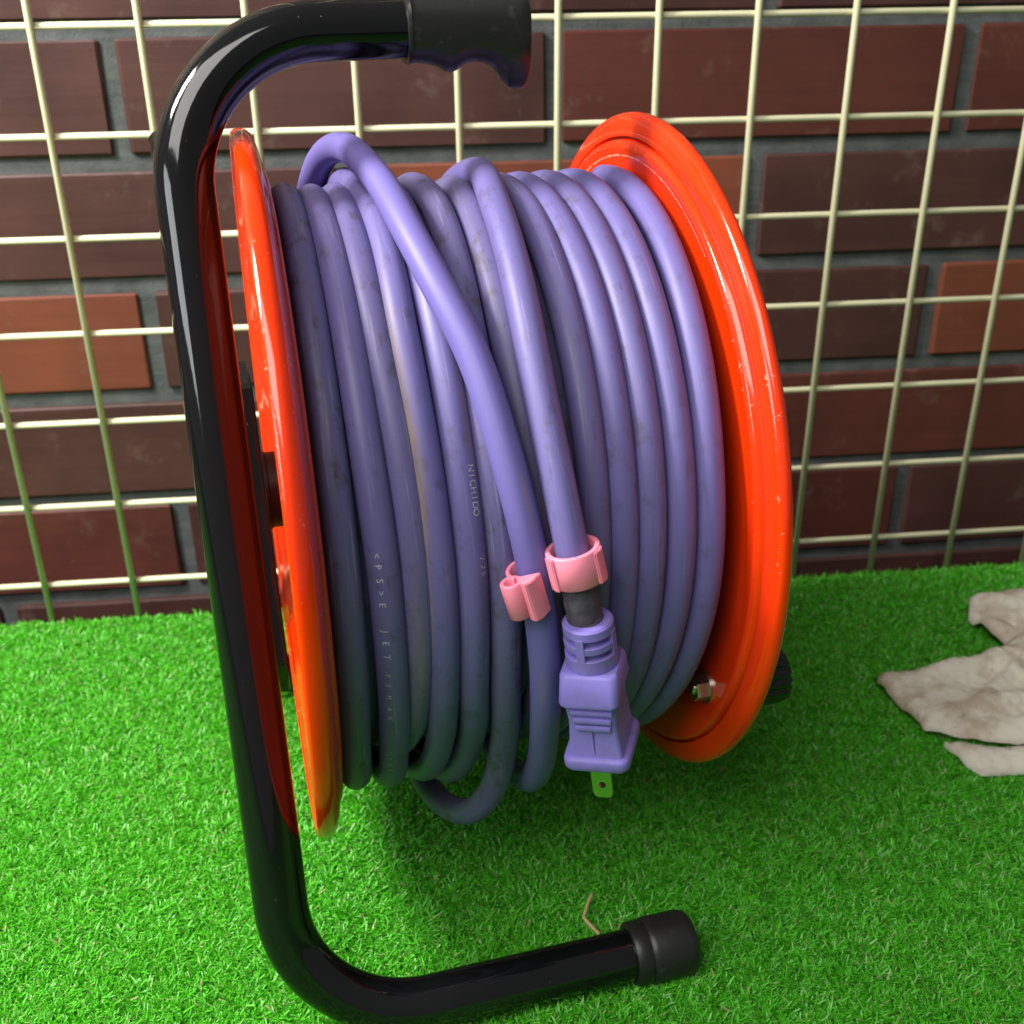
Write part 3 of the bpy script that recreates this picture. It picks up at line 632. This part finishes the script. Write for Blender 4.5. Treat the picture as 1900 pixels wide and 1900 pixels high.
# ------------------------------------------------------------------ rag at the right edge
def seg_d(x, y, a, b):
    dx, dy = b[0] - a[0], b[1] - a[1]; t = max(0, min(1, ((x - a[0]) * dx + (y - a[1]) * dy) / (dx * dx + dy * dy)))
    return math.hypot(x - a[0] - t * dx, y - a[1] - t * dy)
def rag_piece(outline, z0, folds, seed, thick=0.0026, step=0.0028):
    rg = random.Random(seed); bm = bmesh.new()
    vs = [bm.verts.new((x, y, 0)) for x, y in outline]; bm.faces.new(vs)
    bmesh.ops.triangulate(bm, faces=bm.faces)
    for _ in range(5):
        es = [e for e in bm.edges if e.calc_length() > step * 1.6]
        if not es: break
        bmesh.ops.subdivide_edges(bm, edges=es, cuts=1, use_grid_fill=False); bmesh.ops.triangulate(bm, faces=[f for f in bm.faces if len(f.verts) > 3])
        bmesh.ops.beautify_fill(bm, faces=bm.faces, edges=[e for e in bm.edges if not e.is_boundary])
    ph = [rg.uniform(0, 6) for _ in range(6)]
    for v in bm.verts:
        x, y = v.co.x, v.co.y; z = z0
        for (cx, cy, dx, dy, wd, amp, ln) in folds:
            l = math.hypot(dx, dy); u = ((x - cx) * dx + (y - cy) * dy) / l; s = (-(x - cx) * dy + (y - cy) * dx) / l
            z += amp * math.exp(-(s / wd) ** 2) * (1 / (1 + math.exp(-u / ln)))
        z += 0.0006 * math.sin(x * 190 + ph[0] + 2 * math.sin(y * 90 + ph[1])) + 0.0005 * math.sin(y * 260 + ph[2] + 1.5 * math.sin(x * 120 + ph[3])) + 0.0004 * math.sin((x + y) * 700 + ph[4])
        dd = min(seg_d(x, y, outline[i], outline[i - 1]) for i in range(len(outline)))
        z += 0.0040 * (1 - math.exp(-dd / 0.0035)) - 0.003
        v.co.z = max(z, 0.0050); v.co.x += 0.0002 * math.sin(y * 900 + ph[5]); v.co.y += 0.0002 * math.sin(x * 800 + ph[5])
    r = bmesh.ops.solidify(bm, geom=list(bm.faces), thickness=thick); return bm
rag = thing('cloth_rag', 'crumpled grimy beige cloth rag lying on the turf beside the reel', 'rag', (0.47, -0.13, 0))
def ragpart(name, out, z0, folds, seed):
    bm = rag_piece(out, z0, folds, seed); bmesh.ops.translate(bm, verts=bm.verts, vec=(-0.47, 0.13, 0)); obj(name, bm, M['rag'], rag, angle=70)
ragpart('rag_flap', [(0.4040, -0.1265), (0.4062, -0.1215), (0.4200, -0.1222), (0.4345, -0.1195), (0.4500, -0.1150), (0.4640, -0.1120), (0.4800, -0.1040), (0.500, -0.098), (0.560, -0.080), (0.580, -0.140), (0.560, -0.190), (0.5000, -0.1880), (0.4750, -0.1850), (0.4450, -0.1800), (0.4240, -0.1730), (0.4120, -0.1660), (0.4125, -0.1600), (0.4090, -0.1480)],
        0.0115, [(0.42, -0.130, 1, 0.16, 0.006, 0.007, 0.012), (0.435, -0.158, 1, 0.05, 0.005, 0.006, 0.012), (0.45, -0.150, 1, 0.7, 0.0035, 0.005, 0.010), (0.46, -0.172, 1, 0.3, 0.003, 0.004, 0.008), (0.47, -0.125, 0.5, -1, 0.0035, 0.004, 0.01), (0.50, -0.12, 0.2, 1, 0.015, 0.010, 0.03)], 3)
ragpart('rag_fold', [(0.4185, -0.1750), (0.4300, -0.1780), (0.4470, -0.1830), (0.4800, -0.1880), (0.540, -0.192), (0.545, -0.206), (0.480, -0.2010), (0.4480, -0.1995), (0.4260, -0.1985), (0.4215, -0.1900)],
        0.0080, [(0.45, -0.19, 1, -0.1, 0.006, 0.004, 0.02)], 8)
ragpart('rag_fold', [(0.4870, -0.0560), (0.4980, -0.0500), (0.5240, -0.0490), (0.570, -0.055), (0.575, -0.100), (0.530, -0.112), (0.5000, -0.1100), (0.4900, -0.1040), (0.4840, -0.0900), (0.4800, -0.0720)],
        0.0135, [(0.485, -0.062, 1, -0.5, 0.006, 0.008, 0.012), (0.482, -0.076, 1, -0.8, 0.0022, -0.006, 0.008), (0.50, -0.085, 1, -0.2, 0.008, 0.008, 0.02)], 5)

# ------------------------------------------------------------------ a bent straw by the front foot
bm = bmesh.new(); tube(bm, densify([Vector((0.2307, -0.2586, 0.0125)), Vector((0.2282, -0.2632, 0.0118)), Vector((0.2257, -0.2688, 0.0105)), Vector((0.2276, -0.2718, 0.0098)), Vector((0.2310, -0.2756, 0.0080))], 0.001), [0.0005 + 0.00028 * abs(math.sin(i * 1.3)) for i in range(len(densify([Vector((0.2307, -0.2586, 0.0125)), Vector((0.2282, -0.2632, 0.0118)), Vector((0.2257, -0.2688, 0.0105)), Vector((0.2276, -0.2718, 0.0098)), Vector((0.2310, -0.2756, 0.0080))], 0.001)))], 8)
st = obj('dry_straw', bm, M['straw']); st['label'] = 'short bent tan straw lying on the turf beside the front foot'; st['category'] = 'straw'
